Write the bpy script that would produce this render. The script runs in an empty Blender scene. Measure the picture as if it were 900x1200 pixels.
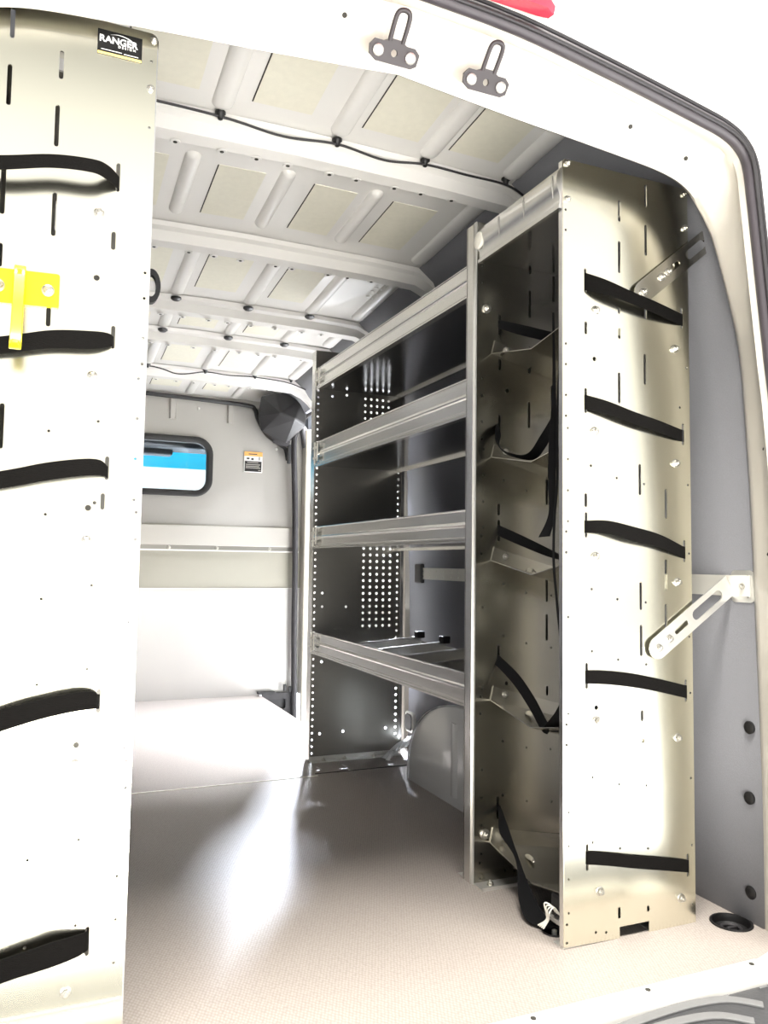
import bpy, bmesh, math, random
from mathutils import Vector, Matrix
from mathutils.geometry import delaunay_2d_cdt
random.seed(7)
sc = bpy.context.scene
col = sc.collection

# ------------------------------------------------------------------ materials
MATS = {}
def nodes(name):
    m = bpy.data.materials.new(name); m.use_nodes = True
    nt = m.node_tree; b = nt.nodes['Principled BSDF']
    MATS[name] = m
    return m, nt, b
def simple(name, colr, rough=0.5, metal=0.0, spec=0.5, var=0.0, scale=20, bump=0.0, stretch=None, coat=0.0):
    m, nt, b = nodes(name)
    b.inputs['Base Color'].default_value = (*colr, 1)
    b.inputs['Roughness'].default_value = rough
    b.inputs['Metallic'].default_value = metal
    b.inputs['Specular IOR Level'].default_value = spec
    b.inputs['Coat Weight'].default_value = coat
    tc = nt.nodes.new('ShaderNodeTexCoord'); mp = nt.nodes.new('ShaderNodeMapping')
    nz = nt.nodes.new('ShaderNodeTexNoise'); nz.inputs['Scale'].default_value = scale
    nz.inputs['Detail'].default_value = 4
    if stretch: mp.inputs['Scale'].default_value = stretch
    nt.links.new(tc.outputs['Object'], mp.inputs['Vector']); nt.links.new(mp.outputs['Vector'], nz.inputs['Vector'])
    if var > 0:
        mix = nt.nodes.new('ShaderNodeMix'); mix.data_type = 'RGBA'
        mix.inputs['A'].default_value = (*[c * (1 - var) for c in colr], 1)
        mix.inputs['B'].default_value = (*[min(1, c * (1 + var)) for c in colr], 1)
        nt.links.new(nz.outputs['Fac'], mix.inputs['Factor']); nt.links.new(mix.outputs['Result'], b.inputs['Base Color'])
    if bump > 0:
        bp = nt.nodes.new('ShaderNodeBump'); bp.inputs['Strength'].default_value = bump; bp.inputs['Distance'].default_value = 0.002
        nt.links.new(nz.outputs['Fac'], bp.inputs['Height']); nt.links.new(bp.outputs['Normal'], b.inputs['Normal'])
    return m
def emission(name, colr, s):
    m, nt, b = nodes(name)
    b.inputs['Base Color'].default_value = (*colr, 1)
    b.inputs['Emission Color'].default_value = (*colr, 1); b.inputs['Emission Strength'].default_value = s
    return m

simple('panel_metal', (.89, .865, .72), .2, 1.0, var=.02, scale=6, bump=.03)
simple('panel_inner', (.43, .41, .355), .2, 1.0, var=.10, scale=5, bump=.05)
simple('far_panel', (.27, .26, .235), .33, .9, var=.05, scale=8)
simple('aluminium', (.80, .79, .76), .24, 1.0, var=.06, scale=10, stretch=(1, .25, 8))
simple('tray_metal', (.54, .52, .46), .24, 1.0, var=.05, scale=6)
simple('shelf_metal', (.40, .40, .41), .17, 1.0, var=.06, scale=8)
simple('steel', (.58, .56, .51), .28, 1.0)
simple('zinc', (.74, .73, .69), .3, .7)
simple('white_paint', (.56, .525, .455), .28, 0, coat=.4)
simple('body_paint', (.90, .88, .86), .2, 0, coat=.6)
simple('roof_paint', (.76, .745, .71), .33, 0, coat=.3, var=.02, scale=3)
simple('pad', (.74, .715, .60), .55, 0, var=.06, scale=60, bump=.2)
simple('wall_cloth', (.22, .22, .232), .9, 0, spec=.1, var=.10, scale=400, bump=.3)
simple('bulk_paint', (.36, .345, .315), .5, .1, var=.04, scale=4)
simple('bulk_mid', (.36, .345, .29), .4, .4, var=.05, scale=3)
simple('bulk_brushed', (.58, .57, .55), .36, .5, var=.04, scale=4, stretch=(1, 1, .2))
simple('bulk_band', (.50, .48, .44), .35, .5, var=.03, scale=5)
simple('black_plastic', (.006, .0055, .006), .45)
simple('black_rubber', (.022, .020, .022), .55, var=.2, scale=40)
simple('seal_grey', (.045, .038, .044), .45)
simple('webbing', (.005, .0045, .004), .85, 0, spec=.08, var=.35, scale=900, bump=.5, stretch=(.15, .15, 1))
simple('webbing_dark', (.006, .006, .0065), .8, 0, spec=.1, var=.3, scale=900, bump=.5)
simple('yellow', (.95, .80, .0), .35, coat=.3)
simple('gold', (.80, .62, .22), .4)
simple('badge_black', (.003, .003, .003), .4)
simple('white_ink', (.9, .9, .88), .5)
simple('dark_ink', (.05, .05, .05), .6)
simple('orange_ink', (.85, .42, .12), .5)
simple('white_plastic', (.86, .83, .74), .4)
simple('arch_plastic', (.68, .68, .67), .16, 0, coat=.5, var=.08, scale=5)
simple('bumper', (.055, .055, .058), .5, var=.12, scale=120, bump=.3)
simple('tread', (.17, .17, .17), .45, var=.08, scale=80)
simple('sill', (.62, .61, .58), .3, .2)
simple('sheet_plastic', (.88, .88, .87), .12, 0, coat=.6, bump=.6, scale=25)
simple('cab_dark', (.05, .055, .065), .7)
simple('ground_mat', (.80, .78, .74), .9, var=.08, scale=30)
simple('dark_gap', (.03, .028, .022), .8)
simple('striker', (.035, .028, .03), .5)
m, nt, b = nodes('red_lens'); b.inputs['Base Color'].default_value = (.75, .04, .07, 1); b.inputs['Roughness'].default_value = .15
m, nt, b = nodes('tint_blue_glow'); b.inputs['Base Color'].default_value = (.05, .62, .85, 1); b.inputs['Roughness'].default_value = .1
b.inputs['Transmission Weight'].default_value = 0.0; b.inputs['Emission Color'].default_value = (.03, .62, .9, 1); b.inputs['Emission Strength'].default_value = .8  # opaque band; daylight through the tint is put in as glow
m, nt, b = nodes('glass'); b.inputs['Base Color'].default_value = (.93, .97, 1, 1); b.inputs['Roughness'].default_value = 0.0
gl = nt.nodes.new('ShaderNodeBsdfGlossy'); gl.inputs['Roughness'].default_value = .02
tr = nt.nodes.new('ShaderNodeBsdfTransparent'); tr.inputs['Color'].default_value = (.9, .95, .97, 1)
mx = nt.nodes.new('ShaderNodeMixShader'); mx.inputs[0].default_value = .06
nt.links.new(tr.outputs[0], mx.inputs[1]); nt.links.new(gl.outputs[0], mx.inputs[2])
nt.links.new(mx.outputs[0], nt.nodes['Material Output'].inputs['Surface'])

# floor: fine woven rubber texture
m, nt, b = nodes('floor_rubber')
tc = nt.nodes.new('ShaderNodeTexCoord')
vo = nt.nodes.new('ShaderNodeTexVoronoi'); vo.inputs['Scale'].default_value = 190; vo.inputs['Randomness'].default_value = .25
mp = nt.nodes.new('ShaderNodeMapping'); mp.inputs['Rotation'].default_value = (0, 0, .6); mp.inputs['Scale'].default_value = (1, .62, 1)
nt.links.new(tc.outputs['Object'], mp.inputs['Vector']); nt.links.new(mp.outputs['Vector'], vo.inputs['Vector'])
cr = nt.nodes.new('ShaderNodeValToRGB')
cr.color_ramp.elements[0].position = .1; cr.color_ramp.elements[0].color = (.40, .355, .32, 1)
cr.color_ramp.elements[1].position = .75; cr.color_ramp.elements[1].color = (.26, .228, .205, 1)
nt.links.new(vo.outputs['Distance'], cr.inputs['Fac']); nt.links.new(cr.outputs['Color'], b.inputs['Base Color'])
bp = nt.nodes.new('ShaderNodeBump'); bp.inputs['Strength'].default_value = .25; bp.inputs['Distance'].default_value = .001; bp.invert = True
nt.links.new(vo.outputs['Distance'], bp.inputs['Height']); nt.links.new(bp.outputs['Normal'], b.inputs['Normal'])
b.inputs['Roughness'].default_value = .42; b.inputs['Specular IOR Level'].default_value = .5

# ------------------------------------------------------------------ mesh helpers
class MB:
    def __init__(s): s.v = []; s.f = []
    def add(s, vs, fs):
        o = len(s.v); s.v += [tuple(v) for v in vs]; s.f += [[i + o for i in f] for f in fs]; return s
    def box(s, x0, x1, y0, y1, z0, z1):
        return s.add([(x0,y0,z0),(x1,y0,z0),(x1,y1,z0),(x0,y1,z0),(x0,y0,z1),(x1,y0,z1),(x1,y1,z1),(x0,y1,z1)],
                     [(0,3,2,1),(4,5,6,7),(0,1,5,4),(1,2,6,5),(2,3,7,6),(3,0,4,7)])
    def rings(s, rs, closed=True, caps=True, loop=False):
        n = len(rs[0]); vs = [p for r in rs for p in r]; fs = []
        m = len(rs)
        for i in range(m if loop else m - 1):
            a = i * n; c = ((i + 1) % m) * n
            for j in range(n if closed else n - 1):
                k = (j + 1) % n
                fs.append((a + j, a + k, c + k, c + j))
        if caps and closed and not loop:
            fs.append(tuple(range(n))[::-1]); fs.append(tuple((m - 1) * n + j for j in range(n)))
        return s.add(vs, fs)
    def tube(s, pts, r, n=8):
        pts = [Vector(p) for p in pts]; rs = []
        up = Vector((0, 0, 1)); prev = None
        for i, p in enumerate(pts):
            t = (pts[min(i + 1, len(pts) - 1)] - pts[max(i - 1, 0)]).normalized()
            if prev is None:
                a = t.cross(up)
                if a.length < .05: a = t.cross(Vector((1, 0, 0)))
            else: a = prev - t * prev.dot(t)
            a.normalize(); prev = a; b_ = t.cross(a)
            rr = r[i] if isinstance(r, (list, tuple)) else r
            rs.append([p + a * rr * math.cos(2 * math.pi * k / n) + b_ * rr * math.sin(2 * math.pi * k / n) for k in range(n)])
        return s.rings(rs)
    def lathe(s, c, axis, prof, n=16, phase=0):
        c = Vector(c); w = Vector(axis).normalized()
        a = w.cross(Vector((0, 0, 1)))
        if a.length < .1: a = w.cross(Vector((1, 0, 0)))
        a.normalize(); b_ = w.cross(a)
        rs = [[c + w * h + a * r * math.cos(2 * math.pi * k / n + phase) + b_ * r * math.sin(2 * math.pi * k / n + phase) for k in range(n)] for r, h in prof]
        return s.rings(rs)
    def build(s, name, mat, parent=None, smooth=None, bevel=0):
        me = bpy.data.meshes.new(name); me.from_pydata(s.v, [], s.f); me.validate(); me.update()
        bm = bmesh.new(); bm.from_mesh(me); bmesh.ops.recalc_face_normals(bm, faces=bm.faces); bm.to_mesh(me); bm.free()
        return link(name, me, mat, parent, smooth, bevel)
def link(name, me, mat, parent=None, smooth=None, bevel=0):
    o = bpy.data.objects.new(name, me); col.objects.link(o)
    if mat: me.materials.clear(); me.materials.append(MATS[mat])
    if parent is not None:
        o.parent = parent; o.matrix_parent_inverse = pinv(parent)
    if smooth is not None:
        for p in me.polygons: p.use_smooth = True
        me.set_sharp_from_angle(angle=math.radians(smooth))
    if bevel:
        md = o.modifiers.new('bevel', 'BEVEL'); md.width = bevel; md.segments = 2; md.limit_method = 'ANGLE'; md.angle_limit = math.radians(40)
    return o
def pinv(p):
    m = Matrix.Identity(4)
    while p is not None:
        m = m @ Matrix.Translation(-p.location) if p.type == 'EMPTY' else m
        p = None
    return m
def thing(name, label, cat, loc=(0, 0, 0), group=None):
    o = bpy.data.objects.new(name, None); col.objects.link(o); o.location = loc; o.empty_display_size = .05
    o['label'] = label; o['category'] = cat
    if group: o['group'] = group
    return o
def tag(o, label, cat, group=None):
    o['label'] = label; o['category'] = cat
    if group: o['group'] = group
    return o
def struct(o): o['kind'] = 'structure'; return o

def cutsheet(name, outline, holes, t, fn, mat, parent=None):
    """flat sheet with real holes: outline and holes in (u, v); fn maps (u, v, w) to the world"""
    loops = [list(outline)] + [list(h) for h in holes]
    pts = []; edges = []; own = []
    for li, lp_ in enumerate(loops):
        o = len(pts); n = len(lp_)
        pts += [Vector((p[0], p[1])) for p in lp_]; own += [li] * n
        edges += [(o + k, o + (k + 1) % n) for k in range(n)]
    vs, es, fs, ov, oe, of = delaunay_2d_cdt(pts, edges, [], 1, 1e-7)
    boxes = [(min(p[0] for p in h), max(p[0] for p in h), min(p[1] for p in h), max(p[1] for p in h)) for h in loops]
    def inside(p, lp_):
        r = False; n = len(lp_); k = n - 1
        for m in range(n):
            a, b_ = lp_[m], lp_[k]
            if (a[1] > p[1]) != (b_[1] > p[1]) and p[0] < (b_[0] - a[0]) * (p[1] - a[1]) / (b_[1] - a[1]) + a[0]: r = not r
            k = m
        return r
    keep = []
    for f_ in fs:
        c = ((vs[f_[0]].x + vs[f_[1]].x + vs[f_[2]].x) / 3, (vs[f_[0]].y + vs[f_[1]].y + vs[f_[2]].y) / 3)
        if not inside(c, loops[0]): continue
        if any(b_[0] < c[0] < b_[1] and b_[2] < c[1] < b_[3] and inside(c, h) for h, b_ in zip(loops[1:], boxes[1:])): continue
        keep.append(tuple(f_))
    N = len(vs); cnt = {}
    for f_ in keep:
        for k in range(3):
            a, b_ = f_[k], f_[(k + 1) % 3]; cnt[(a, b_)] = 1
    verts = [fn(v.x, v.y, t / 2) for v in vs] + [fn(v.x, v.y, -t / 2) for v in vs]
    faces = list(keep) + [tuple(q + N for q in reversed(f_)) for f_ in keep]
    faces += [(b_, a, a + N, b_ + N) for a, b_ in cnt if (b_, a) not in cnt]
    return MB().add(verts, faces).build(name, mat, parent)
def circ(u, v, r, n=10): return [(u + r * math.cos(2 * math.pi * k / n), v + r * math.sin(2 * math.pi * k / n)) for k in range(n)]
def slot(u, v0, v1, w=.0065):
    r = w / 2; v0, v1 = min(v0, v1), max(v0, v1)
    a = [(u + r * math.cos(t), v1 - r + r * math.sin(t)) for t in [math.pi * k / 6 for k in range(7)]]
    b_ = [(u + r * math.cos(t), v0 + r + r * math.sin(t)) for t in [math.pi + math.pi * k / 6 for k in range(7)]]
    return a + b_
def rrect(x0, x1, z0, z1, r, n=6):
    pts = []
    for cx, cz, a0 in ((x1 - r, z1 - r, 0), (x0 + r, z1 - r, 90), (x0 + r, z0 + r, 180), (x1 - r, z0 + r, 270)):
        for k in range(n + 1):
            a = math.radians(a0 + 90 * k / n); pts.append((cx + r * math.cos(a), cz + r * math.sin(a)))
    return pts
def catmull(pts, n=8):
    pts = [Vector(p) for p in pts]; out = []
    for i in range(len(pts) - 1):
        p0 = pts[max(i - 1, 0)]; p1 = pts[i]; p2 = pts[i + 1]; p3 = pts[min(i + 2, len(pts) - 1)]
        for k in range(n):
            t = k / n
            out.append(.5 * ((2 * p1) + (p2 - p0) * t + (2 * p0 - 5 * p1 + 4 * p2 - p3) * t * t + (3 * p1 - p0 - 3 * p2 + p3) * t ** 3))
    out.append(pts[-1]); return out
def ribbon(name, tops, bots, mat, parent=None, thick=.0018):
    """woven strap between an upper and a lower edge line"""
    A = catmull(tops); B = catmull(bots); rs = []
    for i in range(len(A)):
        t = (A[min(i + 1, len(A) - 1)] - A[max(i - 1, 0)])
        n = t.cross(B[i] - A[i])
        n = n.normalized() * thick / 2 if n.length > 1e-9 else Vector((0, thick / 2, 0))
        rs.append([A[i] + n, B[i] + n, B[i] - n, A[i] - n])
    return MB().rings(rs).build(name, mat, parent, smooth=50)

_bolt = {}
def bolt(pos, axis, parent, r=.0085, name='bolt', mat='steel'):
    """hex flange nut with a stud end; copies share one mesh"""
    key = (tuple(axis), r)
    if key not in _bolt:
        mb = MB()
        mb.lathe((0, 0, 0), axis, [(r * 1.25, 0), (r * 1.25, r * .18), (r * .95, r * .3)], 16)
        mb.lathe((0, 0, 0), axis, [(r * .95, r * .25), (r * .95, r * .95), (r * .8, r * 1.05)], 6)
        mb.lathe((0, 0, 0), axis, [(r * .5, r), (r * .5, r * 1.5), (r * .4, r * 1.6)], 10)
        o = mb.build(name, mat, None, smooth=30); _bolt[key] = o.data
    else:
        o = bpy.data.objects.new(name, _bolt[key]); col.objects.link(o)
    o.parent = parent; o.matrix_parent_inverse = pinv(parent); o.location = pos
    return o

# ------------------------------------------------------------------ the van shell
XC = .545
zr = lambda y: 1.84 - .055 * (y - 1.3)
YB = 4.43                    # bulkhead
YOP0, YOP1, ZOP = 3.14, 4.37, 1.60   # side door opening
# floor with two round anchor holes and the cut away step well
outl = [(-.34, 1.155), (1.405, 1.155), (1.41, 3.14), (1.125, 3.14), (1.125, YB), (-.34, YB)]
floor = struct(cutsheet('floor', outl, [circ(1.36, 1.302, .04, 24), circ(.985, 1.405, .024, 20)], .012, lambda u, v, w: (u, v, w - .006), 'floor_rubber'))
MB().box(.125, .90, 2.699, 2.706, .0002, .0022).build('floor_seam', 'white_plastic', floor)
MB().box(.90, 1.27, 2.727, 2.733, .0002, .0018).build('floor_seam', 'dark_gap', floor)
for x, y in ((.93, 2.80), (1.03, 2.80), (1.22, 2.83)):
    MB().add([(x, y + .02, .001), (x + .008, y + .02, .001), (x + .012, y - .02, .001), (x + .004, y - .02, .001)], [(0, 1, 2, 3)]).build('floor_slot', 'zinc', floor)
# sub floor and step well
MB().box(-.36, 1.43, 1.16, 3.14, -.14, -.05).box(-.36, 1.12, 3.14, YB, -.14, -.05).build('floor_underside', 'dark_gap', floor)
MB().box(1.125, 1.42, 3.14, YB, -.30, -.28).box(1.115, 1.125, 3.14, YB, -.28, -.006).build('step_well', 'bulk_brushed', floor)

def wall_prof(y):
    z = zr(y)
    return [(1.41, 0), (1.414, .35), (1.41, .7), (1.397, 1.1), (1.368, 1.35), (1.328, 1.55), (1.315, 1.60), (1.265, z - .11), (1.205, z - .04), (1.15, z)]
def wall(sign, name):
    X = lambda x: x if sign > 0 else 2 * XC - x
    ys = [1.255, 1.9, 2.6, YOP0, 3.6, 4.0, YOP1, YB]
    mb = MB(); n = 10
    vs = [(X(p[0]), y, p[1]) for y in ys for p in wall_prof(y)]; fs = []
    for i in range(len(ys) - 1):
        for j in range(n - 1):
            if sign > 0 and 3 <= i < 6 and j < 6: continue
            fs.append((i * n + j, i * n + j + 1, (i + 1) * n + j + 1, (i + 1) * n + j))
    o = MB().add(vs, fs).build(name, 'wall_cloth', None, smooth=40)
    md = o.modifiers.new('solid', 'SOLIDIFY'); md.thickness = .02; md.offset = 1 if sign > 0 else -1
    return struct(o)
wr = wall(1, 'wall_right'); wl = wall(-1, 'wall_left')
for m_ in (wr, wl):
    bm = bmesh.new(); bm.from_mesh(m_.data)
    bmesh.ops.recalc_face_normals(bm, faces=bm.faces)
    bm.to_mesh(m_.data); bm.free(); m_.modifiers[0].offset = 0
# pillar at the back edge of the side opening
MB().rings([[(1.408, 3.03, z), (1.385, 3.04, z), (1.38, 3.075, z), (1.392, 3.085, z), (1.392, 3.13, z), (1.43, 3.14, z)] for z in (0, .5, 1.0)] +
           [[(1.37, 3.03, 1.35), (1.347, 3.04, 1.35), (1.342, 3.075, 1.35), (1.354, 3.085, 1.35), (1.354, 3.13, 1.35), (1.40, 3.14, 1.35)],
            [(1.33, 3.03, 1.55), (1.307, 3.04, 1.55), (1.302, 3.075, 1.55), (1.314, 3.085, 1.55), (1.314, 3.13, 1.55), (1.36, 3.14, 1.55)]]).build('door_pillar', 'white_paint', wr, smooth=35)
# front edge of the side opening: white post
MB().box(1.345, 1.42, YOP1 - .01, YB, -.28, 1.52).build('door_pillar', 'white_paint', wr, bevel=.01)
for y, z in ((1.279, .408), (1.282, .259), (1.282, .062)):
    MB().lathe((1.402, y + .004, z), (-1, 0, 0), [(.0135, 0), (.0135, .004), (.010, .006), (.004, .0065)], 16).build('rubber_plug', 'black_plastic', wr, smooth=40)

# ceiling
def zx(x, y):
    t = abs(x - XC)
    return zr(y) + (.010 - .006 * t / .405 if t < .405 else max(0, .004 * (1 - (t - .405) / .2)))
def cx(y):
    z = zr(y); return [(1.205, z - .04), (1.15, z), (.95, z + .004), (XC, z + .010), (2 * XC - .95, z + .004), (2 * XC - 1.15, z), (2 * XC - 1.205, z - .04)]
mb = MB(); ys = [1.22 + i * (YB + .02 - 1.22) / 16 for i in range(17)]
mb.rings([[(x, y, z) for x, z in cx(y)] + [(x, y, z + .03) for x, z in reversed(cx(y))] for y in ys])
def bead(x, y0, y1, w=.021, h=.013):
    """stamped stiffening bead running along the roof, rounded ends"""
    L = y1 - y0; rs = []
    T = [w * (1 - math.cos(math.pi / 2 * k / 6)) / L for k in range(7)]
    T = T + [1 - q for q in reversed(T)]
    for t in T:
        y = y0 + (y1 - y0) * t
        e = min(1, math.sqrt(max(0, 1 - (1 - min(t, 1 - t) * (y1 - y0) / w) ** 2))) if min(t, 1 - t) * (y1 - y0) < w else 1
        e = max(e, .05); z = zx(x, y) + .002
        rs.append([(x + w * e * math.cos(a), y, z - (h + .002) * e * math.sin(a)) for a in [math.pi * k / 8 for k in range(9)]])
    mb.rings(rs, closed=True)
RIB = [1.83, 2.425, 3.005, 3.375, 3.925]
BX = [-.22, .06, .335, .628, .873]
for x in BX:
    bead(x, 1.33, 1.82, .026, .012)
for x in (-.2, .06, .308, .565, .825): bead(x, 2.02, 2.36, .021, .016)
for b_ in range(1, 4):
    for x in (-.15, .13, .405, .68, .93): bead(x, RIB[b_] + .075, RIB[b_ + 1] - .004, .024, .013)
for x in (-.15, .13, .405, .68, .93): bead(x, RIB[4] + .075, YB - .02, .024, .012)
for y0, y1 in ((1.33, 1.82), (1.9, 2.41), (2.50, 2.99), (3.08, 3.36), (3.45, 3.91)):
    bead(1.125, y0, y1, .03, .014)
ceiling = struct(mb.build('ceiling', 'roof_paint', None, smooth=40))
# ribs across the roof
for k, y in enumerate(RIB):
    w = .075 if k < 3 else .06; d = .052
    prof = [(0, .0), (.004, -.014), (.018, -.022), (.026, -d), (w - .012, -d - .004), (w, -d + .006), (w + .006, 0)]
    rs = []
    for x, dz in ((1.262, -.095), (1.225, -.055), (1.19, -.028), (1.14, -.006), (.95, .002), (XC, .007), (.14, .002), (-.05, -.006), (-.10, -.028), (-.135, -.055), (-.172, -.095)):
        rs.append([(x, y + a, zr(y + a) + b2 + dz) for a, b2 in prof])
    rib = MB().rings(rs).build('roof_rib', 'roof_paint', ceiling, smooth=35)
    hb = MB(); hw = MB()
    for i in range(13):
        x = -.02 + i * .093 + random.uniform(-.02, .02)
        c = (x, y + w - .012, zr(y + w) - d - .0045 + .004 - .0035)
        hw.lathe((c[0], c[1] - .004, c[2] + .0012), (0, 0, -1), [(.013, 0), (.011, .002), (.007, .0015)], 14)
        hb.lathe((c[0], c[1] - .004, c[2]), (0, 0, -1), [(.0052, 0), (.0052, .0012)], 10)
    hw.build('dimple', 'roof_paint', rib, smooth=40); hb.build('bolt_hole', 'dark_gap', rib)
# damping pads glued between the beads
def pad(x0, x1, y0, y1):
    c = [(x0, y0), (x1, y0), (x1, y1), (x0, y1)]
    MB().add([(x, y, zx(x, y) + .001) for x, y in c] + [(x, y, zx(x, y) - .0015) for x, y in c],
             [(0, 1, 2, 3), (4, 5, 6, 7), (0, 1, 5, 4), (1, 2, 6, 5), (2, 3, 7, 6), (3, 0, 4, 7)]).build('damping_pad', 'pad', ceiling)
    c = [(x0 - .0035, y0), (x0 - .0002, y0), (x0 - .0002, y1), (x0 - .0035, y1)]
    MB().add([(x, y, zx(x, y) - .001) for x, y in c], [(0, 1, 2, 3)]).build('pad_edge', 'dark_gap', ceiling)
for x0, x1 in ((-.16, .0), (.115, .275), (.40, .543), (.675, .825), (.915, 1.06)): pad(x0, x1, 1.50, 1.765)
for x0, x1 in ((-.15, -.0), (.12, .25), (.38, .508), (.648, .775), (.888, 1.03)): pad(x0, x1, 2.06, 2.34)
for y0, y1 in ((2.60, 2.91), (3.11, 3.33), (3.52, 3.85), (4.04, 4.30)):
    for x0, x1 in ((-.1, .06), (.18, .34), (.46, .61), (.735, .87)): pad(x0, x1, y0, y1)
# oval pressing in the roof
# pale raised discs standing in for light spots cast on the roof
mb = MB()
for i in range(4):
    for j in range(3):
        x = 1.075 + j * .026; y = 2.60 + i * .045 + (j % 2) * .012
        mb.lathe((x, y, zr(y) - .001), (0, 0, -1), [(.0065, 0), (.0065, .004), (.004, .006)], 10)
mb.build('roof_light_spot', 'white_ink', ceiling, smooth=40)

# rear door frame
S = [(.545, 1.697), (.728, 1.688), (.914, 1.662), (1.06, 1.638), (1.15, 1.622), (1.205, 1.611), (1.243, 1.594), (1.266, 1.562), (1.277, 1.49), (1.296, 1.332), (1.315, 1.176), (1.329, 1.07), (1.345, .9), (1.355, .7), (1.362, .42), (1.364, .2), (1.364, -.02)]
I = [(.545, 1.624), (.781, 1.602), (.90, 1.593), (1.02, 1.583), (1.11, 1.575), (1.165, 1.566), (1.205, 1.552), (1.24, 1.524), (1.285, 1.455), (1.34, 1.29), (1.361, 1.19), (1.372, 1.07), (1.383, .9), (1.391, .69), (1.399, .42), (1.402, .2), (1.402, -.02)]
def dense(P):
    return [(p.x, p.y) for p in catmull([(a, b_, 0) for a, b_ in P], 4)]
S = dense(S); I = dense(I)
def curve(fn):
    """full outline: right half then mirrored left half, bottom to bottom"""
    r = [fn(i) for i in range(len(S))]
    l = [(2 * XC - p[0], p[1], p[2]) for p in r[1:]]
    return list(reversed(l)) + r
def nrm(P, i):
    a = Vector(P[max(i - 1, 0)]); c = Vector(P[min(i + 1, len(P) - 1)]); t = (c - a).normalized()
    return Vector((-t.y, t.x))          # outward (away from the opening)
def off(P, i, d, y):
    n = nrm(P, i); return (P[i][0] + n.x * d, y, P[i][1] + n.y * d)
def mixc(t, y, d=0):
    def f(i):
        p = Vector(S[i]) * (1 - t) + Vector(I[i]) * t; n = nrm(S, i)
        return (p.x + n.x * d, y, p.y + n.y * d)
    return f
wb_r = [curve(lambda i: off(S, i, .004, 1.158)), curve(lambda i: off(S, i, -.002, 1.170)), curve(mixc(.12, 1.182, .012)), curve(mixc(.35, 1.198, .016)), curve(mixc(.65, 1.22, .010)), curve(mixc(.9, 1.242, .002)), curve(mixc(1.0, 1.252, 0)), curve(mixc(1.0, 1.262, .006)), curve(mixc(1.0, 1.262, .045)), curve(mixc(.8, 1.245, .20))]
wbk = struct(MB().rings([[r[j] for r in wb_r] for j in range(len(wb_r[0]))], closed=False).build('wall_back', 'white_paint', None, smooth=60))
# outer body skin around the opening
ob = [curve(lambda i: off(S, i, .004, 1.158)), curve(lambda i: off(S, i, .022, 1.150)), curve(lambda i: off(S, i, .034, 1.145)), curve(lambda i: off(S, i, .046, 1.150)), curve(lambda i: off(S, i, .052, 1.146)), ] + [curve(lambda i, d=d, y=y: off(S, i, d, y)) for d, y in ((.09, 1.130), (.096, 1.135), (.14, 1.128), (.146, 1.133), (.20, 1.126), (.206, 1.131), (.27, 1.125), (.277, 1.131), (.35, 1.130), (.40, 1.15), (.43, 1.20), (.435, 1.7))]
MB().rings([[r[j] for r in ob] for j in range(len(ob[0]))], closed=False).build('body_skin', 'body_paint', wbk, smooth=50)
# weather strip round the opening
def tubecurve(d, y, rx, ry):
    P = curve(lambda i: off(S, i, d, y)); N = curve(lambda i: (nrm(S, i).x, 0, nrm(S, i).y))
    rs = []
    for p, n in zip(P, N):
        p = Vector(p); n = Vector(n)
        rs.append([p + n * rx * math.cos(a) + Vector((0, 1, 0)) * ry * math.sin(a) for a in [2 * math.pi * k / 10 for k in range(10)]])
    return rs
seal = struct(MB().rings(tubecurve(.013, 1.150, .0145, .012)).build('trim_1', 'seal_grey', None, smooth=60))
MB().rings(tubecurve(.010, 1.136, .0045, .004)).build('seal_lip', 'black_rubber', seal, smooth=60)
MB().rings(tubecurve(.031, 1.146, .004, .005)).build('seal_carrier', 'black_rubber', seal, smooth=60)
hb = MB()
for x, z, y in ((1.02, 1.612, 1.212), (1.17, 1.585, 1.222), (1.325, 1.41, 1.222), (1.372, 1.0, 1.22), (1.379, .78, 1.22), (.42, 1.66, 1.205)):
    hb.lathe((x, y - .012, z), (0, -1, -.4), [(.0042, 0), (.0042, .003)], 10)
hb.build('frame_hole', 'dark_gap', wbk)

# sill strip and floor edge
sill = struct(MB().rings([[(x, 1.157, .001), (x, 1.155, .010), (x, 1.145, .014), (x, 1.115, .012), (x, 1.104, .006), (x, 1.100, -.006), (x, 1.150, -.006)] for x in (-.2, .4, .9, 1.2, 1.262)]).build('trim_2', 'sill', None, smooth=40))
hb = MB()
for x in (.52, .755, .991, 1.235): hb.lathe((x, 1.136, .013), (0, 0, 1), [(.0048, 0), (.0048, .0014)], 10)
hb.build('screw_hole', 'dark_gap', sill)
MB().rings([[(x, 1.102, -.006), (x, 1.102, -.045), (x, 1.16, -.045), (x, 1.16, -.006)] for x in (-.24, 1.33)]).build('sill_step', 'dark_gap', sill)
MB().rings([[(1.255, 1.16, z), (1.27, 1.13, z), (1.33, 1.11, z), (1.40, 1.14, z), (1.40, 1.20, z)] for z in (-.05, .004)]).build('sill_end', 'sill', sill, bevel=.006)

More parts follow.
